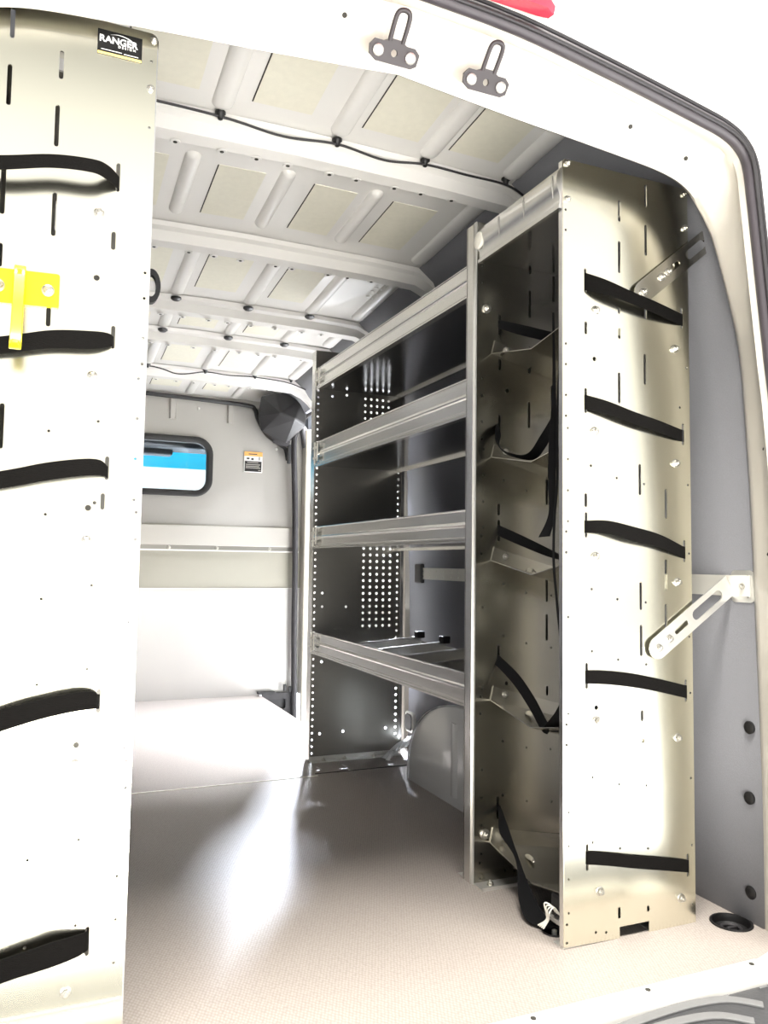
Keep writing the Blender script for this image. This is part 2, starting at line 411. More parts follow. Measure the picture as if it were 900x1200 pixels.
# bumper step
bump = thing('bumper_step', 'dark grey plastic rear bumper step with pale curved tread bars', 'bumper', (XC, .9, -.62))
MB().rings([[(x, 1.099, -.012), (x, 1.097, -.004), (x, 1.088, -.001), (x, .86, -.004), (x, .835, -.014), (x, .825, -.04), (x, .83, -.28), (x, 1.099, -.28)] for x in (-.42, 0, .545, 1.2, 1.45, 1.55)]).build('step_pad', 'bumper', bump, smooth=30)
def treadbar(pts, w):
    P = catmull(pts, 6); mbt = MB(); rs = []
    for i, p in enumerate(P):
        t = (P[min(i + 1, len(P) - 1)] - P[max(i - 1, 0)]).normalized(); n = Vector((-t.y, t.x, 0)) * w / 2
        rs.append([p + n, p - n, p - n + Vector((0, 0, .005)), p + n + Vector((0, 0, .005))])
    mbt.rings(rs).build('tread_bar', 'tread', bump, bevel=.0015)
for k in range(4):
    dy = -.031 * k; dx = -.055 * k; z = -.002
    treadbar([(1.160 + dx, 1.043 + dy, z), (1.118 + dx, 1.078 + dy, z), (1.055 + dx, 1.090 + dy * 1.02, z), (.975 + dx, 1.089 + dy * 1.03, z), (.89 + dx, 1.080 + dy * 1.06, z), (.80 + dx, 1.062 + dy * 1.1, z), (.70 + dx, 1.03 + dy * 1.15, z)], .019)
for x, y in ((1.20, 1.085), (1.22, 1.065), (1.11, 1.088)):
    MB().box(x, x + .02, y, y + .004, -.003, .001).build('mould_mark', 'tread', bump)

# centre brake lamp
bl = thing('brake_light', 'red centre brake light above the rear doorway', 'light', (.6, 1.12, 1.71))
MB().rings([[(x + .03, 1.118, 1.706), (x + .03, 1.088, 1.702), (x + .03, 1.082, 1.716), (x + .03, 1.092, 1.736), (x + .03, 1.118, 1.739)] for x in (.32, .56, .68, .72)] + [[(.775, 1.122, 1.711), (.775, 1.105, 1.707), (.775, 1.10, 1.719), (.775, 1.105, 1.729), (.775, 1.122, 1.732)]]).build('lens', 'red_lens', bl, smooth=40)
MB().rings([[(x, 1.13, 1.715), (x, 1.10, 1.713), (x, 1.098, 1.745), (x, 1.13, 1.752)] for x in (.32, .77)]).build('housing', 'white_paint', bl, smooth=40)

# door strikers on the header
def striker(cx_, label):
    t = thing('door_striker', label, 'striker', (cx_, 1.2, 1.64), group='door strikers on the rear header')
    M = Matrix.Translation(Vector((cx_, 1.196 , 1.622 - (cx_ - .512) * .03))) @ Matrix.Rotation(math.radians(34), 4, 'X')
    pl = [(-.044, -.010), (-.046, .004), (-.038, .014), (-.022, .014), (-.010, .020), (.008, .020), (.020, .014), (.036, .014), (.046, .006), (.044, -.012), (.034, -.018), (-.030, -.018)]
    f = lambda u, v, w: M @ Vector((u, w, v))
    cutsheet('plate', pl, [circ(0, -.001, .006, 12)], .005, f, 'striker', t)
    lp = [(-.012, .016, -.001), (-.012, .052, -.010), (-.006, .062, -.013), (.006, .062, -.013), (.012, .052, -.010), (.012, .016, -.001)]
    MB().tube([M @ Vector((a, c, b2)) for a, b2, c in catmull(lp, 4)], .0042, 8).build('loop', 'striker', t, smooth=60)
    ax = (M.to_3x3() @ Vector((0, -1, 0)))
    for u in (-.030, .030):
        p = M @ Vector((u, -.003, -.002))
        MB().lathe(p, ax, [(.0095, 0), (.0095, .003), (.006, .006), (.002, .007)], 14).build('bolt', 'zinc', t, smooth=40)
    return t
striker(.512, 'left of two dark grey latch strikers bolted to the white header')
striker(.692, 'right of two dark grey latch strikers bolted to the white header')

# ------------------------------------------------------------------ bulkhead
WX0, WX1, WZ0, WZ1 = .265, .825, 1.105, 1.437
out = [(-.33, .90), (1.40, .90), (1.40, 1.50), (1.28, 1.66), (1.15, 1.70), (-.06, 1.70), (-.19, 1.66), (-.33, 1.50)]
wf = struct(cutsheet('wall_front', out, [rrect(WX0 + .018, WX1 - .018, WZ0 + .018, WZ1 - .018, .075)], .01, lambda u, v, w: (u, YB + w + .012, v), 'bulk_paint'))
MB().box(-.33, 1.40, YB + .004, YB + .010, .60, .95).build('middle_panel', 'bulk_mid', wf)
MB().box(-.33, 1.36, YB - .002, YB + .004, .0, .60).build('lower_panel', 'bulk_brushed', wf)
MB().box(-.33, 1.36, YB - .006, YB + .004, .597, .601).build('panel_edge', 'zinc', wf)
MB().box(-.33, 1.33, YB - .010, YB + .006, .835, .945).build('band', 'bulk_band', wf, bevel=.003)
bar = MB().box(-.33, 1.33, YB - .014, YB + .006, .804, .812).build('rail', 'zinc', wf)
MB().box(-.33, 1.33, YB - .003, YB + .004, .812, .835).build('rail_gap', 'far_panel', wf)
for x in (.30, .60, .86, 1.16): bolt((x, YB - .006, .822), (0, -1, 0), wf, .008)
for x in (.28, .60, .92):     # pressed ribs at the top of the partition
    MB().rings([[(x - .02, YB + .008, z), (x - .012, YB - .006, z), (x + .012, YB - .006, z), (x + .02, YB + .008, z)] for z in (1.53, 1.64)]).build('pressed_rib', 'bulk_paint', wf, smooth=50)
for x, z in ((1.19, 1.40), (.74, 1.60), (1.10, 1.62)): MB().lathe((x, YB + .006, z), (0, -1, 0), [(.008, 0), (.008, .004), (.004, .006)], 10).build('screw', 'zinc', wf)
# bulkhead window
a = rrect(WX0, WX1, WZ0, WZ1, .095, 8); c = rrect(WX0 + .034, WX1 - .034, WZ0 + .034, WZ1 - .034, .062, 8)
win = struct(MB().rings([[(p[0], YB + .006, p[1]) for p in a], [(p[0], YB - .012, p[1]) for p in a],
             [((p[0] + q[0]) / 2, YB - .018, (p[1] + q[1]) / 2) for p, q in zip(a, c)], [(q[0], YB - .008, q[1]) for q in c], [(q[0], YB + .02, q[1]) for q in c]], loop=True).build('window_1', 'black_plastic', None, smooth=50))
cutsheet('pane', rrect(WX0 + .02, WX1 - .02, WZ0 + .02, WZ1 - .02, .07), [], .003, lambda u, v, w: (u, YB + .008 + w, v), 'glass', win)
# cab seen through the window
cab = struct(MB().box(-.35, 1.43, 4.47, 5.62, 1.66, 1.72).box(-.35, -.30, 4.47, 5.62, .2, 1.70).box(1.39, 1.43, 4.47, 5.62, .2, 1.70).build('trim_3', 'cab_dark', None))
MB().box(-.3, 1.39, 5.30, 5.55, 1.492, 1.66).box(.3, .74, 5.40, 5.52, 1.455, 1.57).build('sun_visor', 'cab_dark', cab, bevel=.01)
MB().tube([(.42, 5.42, 1.60), (.50, 5.44, 1.53), (.58, 5.42, 1.60)], .01, 8).build('visor_arm', 'black_plastic', cab)
MB().box(.93, 1.25, 5.28, 5.30, 1.478, 1.503).build('visor_label', 'white_ink', cab)
MB().box(-.35, 1.43, 5.2, 5.75, .4, .9).build('dashboard', 'cab_dark', cab, bevel=.03)
wsh = struct(MB().add([(-.3, 5.95, .9), (1.39, 5.95, .9), (1.39, 5.62, 1.70), (-.3, 5.62, 1.70)], [(0, 1, 2, 3)]).build('window_2', 'glass', None))
MB().add([(-.3, 5.665, 1.56), (1.39, 5.665, 1.56), (1.39, 5.69, 1.40), (-.3, 5.69, 1.40)], [(0, 1, 2, 3)]).build('tint_band', 'tint_blue_glow', wsh)
# warning label
wlb = tag(MB().box(1.003, 1.108, YB + .0005, YB + .0065, 1.258, 1.375).build('warning_label', 'white_ink', None), 'small orange, white and black warning sticker right of the bulkhead window', 'sticker')
MB().box(1.003, 1.108, YB - .0005, YB + .0006, 1.350, 1.375).build('orange_band', 'orange_ink', wlb)
MB().box(1.007, 1.104, YB - .0005, YB + .0006, 1.262, 1.322).build('black_band', 'badge_black', wlb)
mb = MB()
for z, x0, x1 in ((1.314, 1.02, 1.085), (1.302, 1.012, 1.095), (1.292, 1.012, 1.09), (1.283, 1.012, 1.097), (1.270, 1.085, 1.10)): mb.box(x0, x1, YB - .0012, YB - .0004, z - .0022, z + .0022)
mb.build('small_print', 'bulk_paint', wlb)
mb = MB()
for x, z, w, h in ((1.025, 1.336, .016, .010), (1.05, 1.334, .014, .012), (1.09, 1.338, .005, .02), (1.052, 1.362, .05, .006)): mb.box(x - w / 2, x + w / 2, YB - .0012, YB - .0004, z - h / 2, z + h / 2)
mb.build('pictogram', 'dark_ink', wlb)

# black seal along the top of the bulkhead
struct(MB().tube(catmull([(-.2, YB - .02, 1.665), (.3, YB - .02, 1.657), (.7, YB - .02, 1.648), (1.0, YB - .02, 1.636), (1.05, YB - .03, 1.615), (1.07, YB - .03, 1.56), (1.12, YB - .03, 1.48), (1.2, YB - .03, 1.425), (1.235, YB - .03, 1.40), (1.25, YB - .03, 1.335)]), .012, 8).build('trim_4', 'black_plastic', None, smooth=60))
# seal of the side door opening
struct(MB().tube(catmull([(1.31, YOP1 - .01, -.25), (1.303, YOP1 + .01, .3), (1.30, YOP1 + .01, .7), (1.292, YOP1 + .01, 1.1), (1.278, YOP1 + .005, 1.38), (1.28, YOP1 - .01, 1.49), (1.30, 4.28, 1.565), (1.315, 4.1, 1.585), (1.315, 3.6, 1.60), (1.315, 3.2, 1.615)]), .017, 8).build('trim_5', 'black_rubber', None, smooth=60))
# black moulded cover over the top of the front pillar
pc = thing('pillar_cover', 'black moulded plastic cover at the top of the front pillar', 'cover', (1.15, 4.25, 1.41))
def hull(name, pts, mat, parent):
    bm = bmesh.new(); vs = [bm.verts.new(p) for p in pts]
    bmesh.ops.convex_hull(bm, input=vs); me = bpy.data.meshes.new(name); bm.to_mesh(me); bm.free()
    return link(name, me, mat, parent, bevel=.008)
hull('moulding', [(1.03, 4.18, 1.65), (1.02, 4.20, 1.54), (1.05, 4.25, 1.47), (1.13, 4.30, 1.435), (1.20, 4.28, 1.415), (1.275, 4.15, 1.50), (1.285, 4.15, 1.60), (1.25, 4.1, 1.655), (1.1, 4.15, 1.67), (1.12, 4.10, 1.55), (1.2, 4.09, 1.52), (1.1, 4.40, 1.64), (1.25, 4.40, 1.44), (1.28, 4.40, 1.6)], 'black_plastic', pc)
hull('lower_flap', [(1.12, 4.36, 1.46), (1.15, 4.36, 1.42), (1.24, 4.36, 1.40), (1.24, 4.3, 1.43), (1.14, 4.3, 1.46)], 'black_rubber', pc)
MB().box(1.232, 1.252, 4.34, 4.36, 1.31, 1.42).build('strip', 'black_plastic', pc, bevel=.004)
# black trim at the foot of the bulkhead beside the step well
st = thing('step_trim', 'black plastic step trim at the foot of the bulkhead', 'trim', (1.22, 4.38, -.28))
cutsheet('trim_plate', [(1.128, -.27), (1.31, -.27), (1.31, .045), (1.29, .045), (1.285, .015), (1.128, .012)], [rrect(1.165, 1.262, -.075, -.02, .01, 4)], .02, lambda u, v, w: (u, 4.395 + w, v), 'black_rubber', st)
MB().box(1.16, 1.27, 4.408, 4.42, -.08, -.015).build('recess', 'black_plastic', st)
MB().box(1.10, 1.20, 4.38, 4.41, .012, .024).build('edge_strip', 'black_plastic', st, bevel=.004)
MB().box(1.245, 1.262, 4.37, 4.385, .024, .062).box(1.275, 1.298, 4.37, 4.385, .018, .05).build('latch', 'black_plastic', st, bevel=.003)

# ------------------------------------------------------------------ right hand shelving (far bay)
xl = lambda y: .944 - (y - 1.70) * .0095      # front line of the unit
su = thing('shelving_unit', 'bare aluminium shelving unit with four shelves along the right wall', 'shelving', (1.1, 2.3, 0))
Y2 = 2.905
x2 = xl(Y2)
holes = []
z = .03
while z < 1.50:
    if not any(abs(z - q) < .012 for q in (.45, .84, 1.165, 1.46)):
        holes.append(circ(x2 + .009, z, .0042, 8))
    if .075 < z < 1.12: holes.append(circ(1.286, z, .0046, 8))
    z += .0252
for i in range(5):
    for k in range(13): holes.append(circ(1.141 + i * .0283, .505 + k * .0252, .0054, 8))
    for k in range(6): holes.append(circ(1.139 + i * .0253, 1.298 + k * .0262, .0050, 8))
for u, v in ((.973, .633), (.973, .581), (1.07, .580), (.972, .101), (1.066, .104), (1.244, .105), (.975, .372), (1.06, 1.41), (1.0, 1.40)): holes.append(circ(u, v, .0052, 8))
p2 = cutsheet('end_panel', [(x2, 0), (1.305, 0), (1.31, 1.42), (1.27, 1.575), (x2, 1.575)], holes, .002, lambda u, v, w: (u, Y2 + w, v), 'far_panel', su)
MB().box(x2 - .002, x2 + .001, Y2, Y2 + .045, 0, 1.575).build('front_flange', 'aluminium', p2)
MB().box(1.300, 1.312, Y2 - .002, Y2 + .02, .0, 1.42).build('rear_flange', 'aluminium', p2)
MB().box(x2, 1.30, Y2 - .032, Y2, .0005, .003).box(x2, 1.30, Y2 - .004, Y2 - .001, .0, .018).build('foot_flange', 'zinc', p2)
for x in (.985, 1.07, 1.19, 1.255): bolt((x, Y2 - .016, .003), (0, 0, 1), p2, .007)
YA = 1.715; xa = xl(YA)
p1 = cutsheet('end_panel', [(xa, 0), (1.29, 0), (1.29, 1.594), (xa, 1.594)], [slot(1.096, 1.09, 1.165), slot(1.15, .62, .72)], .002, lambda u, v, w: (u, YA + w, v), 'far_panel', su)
MB().box(xa - .002, xa + .001, YA - .032, YA, 0, 1.594).box(xa - .002, xa + .004, YA - .003, YA + .002, 0, 1.594).build('front_flange', 'aluminium', p1)
MB().box(xa, 1.29, YA, YA + .03, .0005, .003).build('foot_flange', 'zinc', p1)

LIPP = [(.0, 1.0), (-.003, 1.0), (-.0035, .97), (-.002, .94), (-.002, .62), (-.006, .58), (-.0075, .53), (-.006, .49), (-.0025, .46), (-.0025, .17), (-.006, .14), (-.006, .09), (-.003, .075), (-.007, .05), (-.007, .0), (.012, .0), (.012, .04), (.002, .05), (.002, .96)]
def lip(z0, z1, y0, y1, mat, parent, name='shelf_lip', xf=xl):
    rs = [[(xf(y) + .006 + a, y, z0 + (z1 - z0) * t) for a, t in LIPP] for y in (y0, y1)]
    return MB().rings(rs).build(name, mat, parent)
def shelf(z0, z1, lower=False):
    y0, y1 = YA + .003, Y2 - .003
    zd = z0 + .006
    sh = MB().add([(xl(y0) + .010, y0, zd), (1.285, y0, zd), (1.285, y1, zd), (xl(y1) + .010, y1, zd),
                   (xl(y0) + .010, y0, zd + .004), (1.285, y0, zd + .004), (1.285, y1, zd + .004), (xl(y1) + .010, y1, zd + .004)],
                  [(0, 3, 2, 1), (4, 5, 6, 7), (0, 1, 5, 4), (1, 2, 6, 5), (2, 3, 7, 6), (3, 0, 4, 7)]).build('shelf', 'shelf_metal', su)
    lip(z0, z1, y0, y1, 'aluminium', sh)
    MB().box(1.276, 1.290, y0, y1, z0 - .003, z0 + .006).box(1.284, 1.288, y0, y1, z0, z0 + .06).build('rear_edge', 'aluminium', sh)
    # pale end clip joining lip and panel
    x = xl(Y2) - .006; c = MB(); h = z1 - z0
    c.box(x - .004, x, 2.850, 2.857, z0 + .2 * h, z0 + .9 * h).box(x - .004, x, 2.880, 2.887, z0 + .1 * h, z0 + .95 * h)
    c.box(x - .0038, x, 2.853, 2.900, z0 + .70 * h, z0 + .78 * h).box(x - .0038, x, 2.853, 2.900, z0 + .30 * h, z0 + .38 * h)
    c.build('lip_clip', 'white_plastic', sh)
    return sh
shelf(1.418, 1.503); shelf(1.116, 1.214); shelf(.803, .886)
s4 = shelf(.405, .487, True)
# dividers standing across the bottom shelf
for y in (1.86, 2.06, 2.26, 2.46, 2.66):
    d = MB().rings([[(x, y, .416), (x, y - .004, .416), (x, y - .004, z), (x, y - .012, z + .002), (x, y, z + .004)] for x, z in ((.955, .452), (1.0, .462), (1.276, .482))]).build('divider', 'aluminium', s4)
    MB().box(1.252, 1.284, y - .022, y + .008, .478, .503).build('divider_clip', 'black_plastic', s4, bevel=.004)

# ------------------------------------------------------------------ right hand tray rack (near bay)
Y0 = 1.334; Y1 = 1.676
rk = thing('tray_rack', 'narrow aluminium rack of tilted trays at the rear doorway', 'rack', (1.1, 1.5, 0))
P0S = [(1.102,1.536,1.489),(1.174,1.585,1.535),(1.101,1.446,1.376),(1.173,1.495,1.426),(1.171,1.308,1.284),(1.0135,1.259,1.232),(1.10,1.302,1.287),(1.10,1.259,1.233),
       (1.099,1.160,1.094),(1.168,1.208,1.141),(1.152,.968,.902),(1.012,.899,.871),(1.152,.720,.659),(1.152,.628,.563),(1.2225,.918,.854),(1.2205,.766,.700),(1.2195,.671,.611),
       (1.153,.451,.428),(1.091,.061,.039),(1.165,.053,.041)]
STR = [(1.344, 1.2985), (1.090, 1.039), (.832, .783), (.526, .4835), (.1675, .118)]   # strap slot heights, left and right
def rackholes(extra=True):
    h = [slot(u, a, b2) for u, a, b2 in P0S]
    for zl, zr_ in STR:
        h.append(slot(1.0125, zl - .024, zl + .028, .006)); h.append(slot(1.272, zr_ - .022, zr_ + .026, .006))
    for u, v in ((1.035, 1.182), (1.036, .463), (1.155, .388)): h.append(circ(u, v, .0048))
    for u, v in ((1.025,.957),(1.091,.935),(1.163,.926),(1.026,.703),(1.091,.682),(1.165,.675),(1.026,.577),(1.092,.558),(1.165,.545),(1.026,.325),(1.093,.305),(1.163,.296),(1.026,.197),(1.094,.177),(1.166,.168),(1.033,.021),(1.058,.017),
                 (1.2635,1.10),(1.2635,1.03),(1.284,.93),(1.284,1.19),(1.285,.78),(1.284,.48),(1.283,.60),(1.283,.30),(1.284,.16),(1.284,.04)): h.append(circ(u, v, .0028, 8))
    for v in (1.489,1.446,1.206,1.163,1.099,1.056,.819,.777,.434,.394,.047,.012): h.append(circ(.9635, v, .0028, 8))
    for v in (1.031,.967,.903,.840,.647,.455,.262,.197,.133,.068): h.append(circ(.968, v, .0025, 8))
    return h
out0 = [(.957, .004), (1.092, -.0), (1.092, .022), (1.167, .022), (1.167, .0), (1.292, .0), (1.292, 1.592), (1.288, 1.598), (.961, 1.598), (.957, 1.593)]
q0 = cutsheet('end_panel', out0, rackholes(), .003, lambda u, v, w: (u, Y0 + w, v), 'panel_metal', rk)
MB().box(.955, 1.088, Y0, Y0 + .033, .0005, .003).build('foot_flange', 'zinc', q0)
MB().box(1.17, 1.29, Y0, Y0 + .033, .0005, .003).build('foot_flange', 'zinc', q0)
MB().box(.9555, .9575, Y0, Y0 + .012, .004, 1.594).build('edge_flange', 'aluminium', q0)
out1 = [(.947, .0), (1.29, .0), (1.29, 1.598), (.947, 1.598)]
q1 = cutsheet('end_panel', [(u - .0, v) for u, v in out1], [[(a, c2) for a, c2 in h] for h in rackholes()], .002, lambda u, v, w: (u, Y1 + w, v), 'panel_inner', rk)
MB().box(.947, 1.29, Y1 - .045, Y1, .0005, .003).box(.947, 1.10, Y1 - .047, Y1 - .044, .0, .008).build('foot_flange', 'zinc', q1)
MB().box(.945, .9475, Y1 - .002, Y1 + .010, 0, 1.598).build('edge_flange', 'zinc', q1)
bolt((.98, Y1 - .022, .003), (0, 0, 1), q1, .007)
for u, v in ((1.038,1.286),(1.034,1.029),(1.035,.770),(1.037,.437),(1.042,.100),(1.251,1.229),(1.250,.976),(1.251,.718),(1.247,.388),(1.251,.056)):
    bolt((u, Y0 - .0015, v), (0, -1, 0), q0, .0075)
for u, v in ((.967,1.590),(.967,1.512),(1.283,1.585),(1.284,1.507)): bolt((u, Y0 - .0015, v), (0, -1, 0), q0, .006)
bolt((.975, Y1 - .001, 1.382), (0, -1, 0), q1, .009); bolt((.977, Y1 - .001, .112), (0, -1, 0), q1, .010)
for v in (1.284, 1.029, .770, .437, .10): bolt((1.03, Y1 - .004, v), (0, -1, 0), q1, .006)
# top shelf with curved front lip
ts = MB().box(.955, 1.288, Y0 + .002, Y1 - .002, 1.500, 1.504).build('top_shelf', 'shelf_metal', rk)
prof = [(.004, 1.492), (-.004, 1.492), (-.0045, 1.500), (-.002, 1.503), (-.002, 1.520), (-.006, 1.530), (-.010, 1.545), (-.010, 1.556), (-.006, 1.570), (.0, 1.579), (.006, 1.579), (.006, 1.50)]
MB().rings([[(.953 + a, y, z) for a, z in prof] for y in (Y0 + .002, Y1 - .002)]).build('shelf_lip', 'aluminium', ts, smooth=35)
for y in (1.36, 1.47, 1.575):
    MB().tube([(.953 - .002, y, 1.522), (.953 - .0075, y - .006, 1.532), (.953 - .0115, y - .010, 1.545), (.953 - .0115, y - .010, 1.556), (.953 - .0075, y - .005, 1.568)], .0012, 6).build('seam', 'bulk_paint', ts)
MB().lathe((.948, 1.662, 1.545), (-1, 0, .05), [(.022, 0), (.020, .006), (.010, .010), (.004, .0105)], 16).build('end_cap', 'white_plastic', ts, smooth=40)
# five tilted trays, folded to a shallow V
TZ = (1.271, 1.013, .760, .425, .092)
for k, z in enumerate(TZ):
    prof = [(Y1 - .003, .034), (Y1 - .003, .0), (1.50, -.031), (Y0 + .003, .0), (Y0 + .003, .034)]
    sl = -.26 if k < 4 else -.19
    rs = [[(x + (.008 if (zz > .02 and x < 1.0) else 0), y, z + zz + sl * (x - .99)) for y, zz in prof] for x in (.990, 1.02, 1.28)]
    tr_ = MB().rings(rs, closed=False).build('tray', 'tray_metal', rk)
    md = tr_.modifiers.new('solid', 'SOLIDIFY'); md.thickness = .002; md.offset = 0
    for yy, zz in ((1.60, -.012), (1.45, -.021)):
        xx = 1.05 if yy > 1.5 else 1.09
        MB().rings([[(xx, yy - .022 * math.cos(t), z + zz + .0015 + sl * (xx - .99) + .0), (xx + .004, yy - .022 * math.cos(t), z + zz + .001 + .010 * math.sin(t) + sl * (xx - .99)), (xx + .008, yy - .022 * math.cos(t), z + zz + .0008 + sl * (xx - .99))] for t in [math.pi * i / 10 for i in range(11)]], closed=True, caps=False).build('louvre', 'tray_metal', tr_, smooth=60)

# straps on the near panel (world heights of upper and lower edge at left, middle, right)
SD = [((1.014, 1.363, 1.326), (1.137, 1.341, 1.314), (1.270, 1.312, 1.285)),
      ((1.013, 1.104, 1.074), (1.143, 1.079, 1.052), (1.268, 1.052, 1.026)),
      ((1.012, .843, .818), (1.141, .833, .802), (1.270, .796, .770)),
      ((1.013, .538, .512), (1.138, .526, .498), (1.272, .497, .470)),
      ((1.013, .180, .155), (1.135, .156, .131), (1.272, .131, .105))]
wds = ['uppermost', 'second from the top', 'middle', 'second lowest', 'lowest']
for k, (a, m_, c2) in enumerate(SD):
    bow = (.020, .012, .018, .006, .004)[k]
    def f(i):
        def q(x, z, b_):
            k_ = (Y0 - b_) / Y0
            return (x * k_, Y0 - b_, .75 + (z - .75) * k_)
        return [q(a[0], a[i], -.012), q(a[0] + .002, a[i], .004), q(a[0] * .55 + m_[0] * .45, a[i] * .55 + m_[i] * .45 + (.003, .003, .006, .002, .001)[k], bow * .8 + .004), q(m_[0], m_[i], bow + .004),
                q((c2[0] + m_[0]) / 2, (c2[i] + m_[i]) / 2 + (.001, .001, .005, .001, 0)[k], bow * .8 + .004), q(c2[0] - .002, c2[i], .003), q(c2[0], c2[i], -.012)]
    tag(ribbon('cargo_strap', f(1), f(2), 'webbing'), '%s black webbing strap across the right near end panel' % wds[k], 'strap', 'straps on the right end panel')

# straps inside the rack
def istrap(tops, bots, label, name='cargo_strap', mat='webbing_dark'):
    return tag(ribbon(name, tops, bots, mat), label, 'strap', 'straps inside the tray rack')
E1 = Y1
istrap([(1.009, E1 + .01, 1.36), (1.012, E1 - .004, 1.357), (1.05, 1.62, 1.335), (1.08, 1.54, 1.300), (1.09, 1.46, 1.275), (1.10, 1.40, 1.262)],
       [(1.009, E1 + .01, 1.337), (1.012, E1 - .004, 1.335), (1.05, 1.62, 1.308), (1.08, 1.54, 1.276), (1.09, 1.46, 1.258), (1.10, 1.40, 1.25)], 'black strap drooping over the top tray inside the rack')
istrap([(1.009, E1 + .01, 1.098), (1.006, E1 - .006, 1.096), (.985, E1 - .03, 1.08), (.978, E1 - .045, 1.045), (.995, E1 - .06, 1.020), (1.03, 1.58, 1.012), (1.02, 1.50, 1.05), (1.0, 1.42, 1.082), (1.0, 1.36, 1.10)],
       [(1.009, E1 + .01, 1.078), (1.010, E1 - .006, 1.076), (.999, E1 - .03, 1.062), (.990, E1 - .040, 1.035), (1.005, E1 - .06, 1.012), (1.05, 1.58, 1.000), (1.03, 1.50, 1.020), (1.0, 1.42, 1.05), (1.0, 1.36, 1.066)], 'black strap curling out over the second tray inside the rack')
istrap([(1.010, E1 + .01, .848), (1.012, E1 - .004, .846), (1.03, 1.62, .826), (1.05, 1.53, .792), (1.03, 1.44, .772), (1.0, 1.37, .768)],
       [(1.010, E1 + .01, .822), (1.012, E1 - .004, .820), (1.03, 1.62, .800), (1.05, 1.53, .772), (1.03, 1.44, .762), (1.0, 1.37, .760)], 'black strap sloping down onto the third tray inside the rack')
istrap([(1.012, E1 + .01, .535), (1.014, E1 - .004, .530), (1.035, 1.62, .492), (1.04, 1.56, .446), (1.03, 1.50, .408), (1.025, 1.47, .402)],
       [(1.002, E1 + .01, .51), (1.004, E1 - .004, .508), (1.022, 1.62, .468), (1.028, 1.56, .420), (1.018, 1.50, .386), (1.012, 1.47, .384)], 'black strap dropping steeply onto the fourth tray inside the rack')
istrap([(1.015, 1.485, .398), (1.0, 1.45, .415), (.985, 1.40, .447), (.98, 1.36, .492)],
       [(1.025, 1.50, .386), (1.02, 1.43, .396), (1.005, 1.38, .424), (1.0, 1.36, .455)], 'short loose black strap end turned up on the fourth tray', 'strap_end')
istrap([(1.017, E1 + .01, .178), (1.016, E1 - .006, .175), (1.005, 1.62, .148), (.995, 1.56, .100), (.985, 1.49, .050), (.985, 1.44, .020), (.99, 1.40, .012)],
       [(1.017, E1 + .01, .162), (1.010, E1 - .010, .158), (.985, 1.62, .130), (.990, 1.56, .090), (.960, 1.50, .030), (.95, 1.45, .008), (.97, 1.41, .006)], 'black strap twisting from the back panel down to the floor inside the rack')
istrap([(0.991, 1.42, 1.30), (0.991, 1.42, 1.13), (0.979, 1.415, 1.02), (0.976, 1.415, .93), (0.981, 1.42, .86), (0.966, 1.435, .81)],
       [(0.995, 1.418, 1.30), (0.997, 1.415, 1.13), (0.995, 1.41, 1.02), (0.992, 1.41, .93), (0.991, 1.41, .86), (0.981, 1.415, .812)], 'black webbing tail hanging vertically in front of the rack trays', 'strap_tail')
tag(MB().tube(catmull([(1.02, 1.39, 1.38), (.985, 1.378, 1.22), (.972, 1.375, 1.05), (.970, 1.372, .93), (.964, 1.374, .85), (.962, 1.374, .76), (.968, 1.372, .68), (.976, 1.37, .60), (.978, 1.36, .52)], 8), .0028, 8).build('cord', 'webbing_dark', None, smooth=60), 'thin black cord hanging beside the right near panel edge', 'cord')
# tangled buckle at the foot of the rack
bk = thing('strap_buckle', 'black ratchet buckle with pale wire ties on the floor inside the rack', 'buckle', (1.0, 1.40, .0))
MB().box(.985, 1.06, 1.375, 1.42, .03, .075).build('body', 'black_plastic', bk, bevel=.006)
MB().box(.98, 1.07, 1.37, 1.43, .022, .030).build('base_plate', 'zinc', bk)
for k in range(4):
    p = Vector((.985, 1.385 + .006 * k, .04))
    MB().tube(catmull([p, p + Vector((-.012, .004 - .003 * k, .016)), p + Vector((-.022, .006, .006 + .004 * k)), p + Vector((-.02, .012 - .004 * k, -.010)), p + Vector((-.03, .016, -.028))], 5), .0016, 6).build('wire_tie', 'white_plastic', bk, smooth=60)

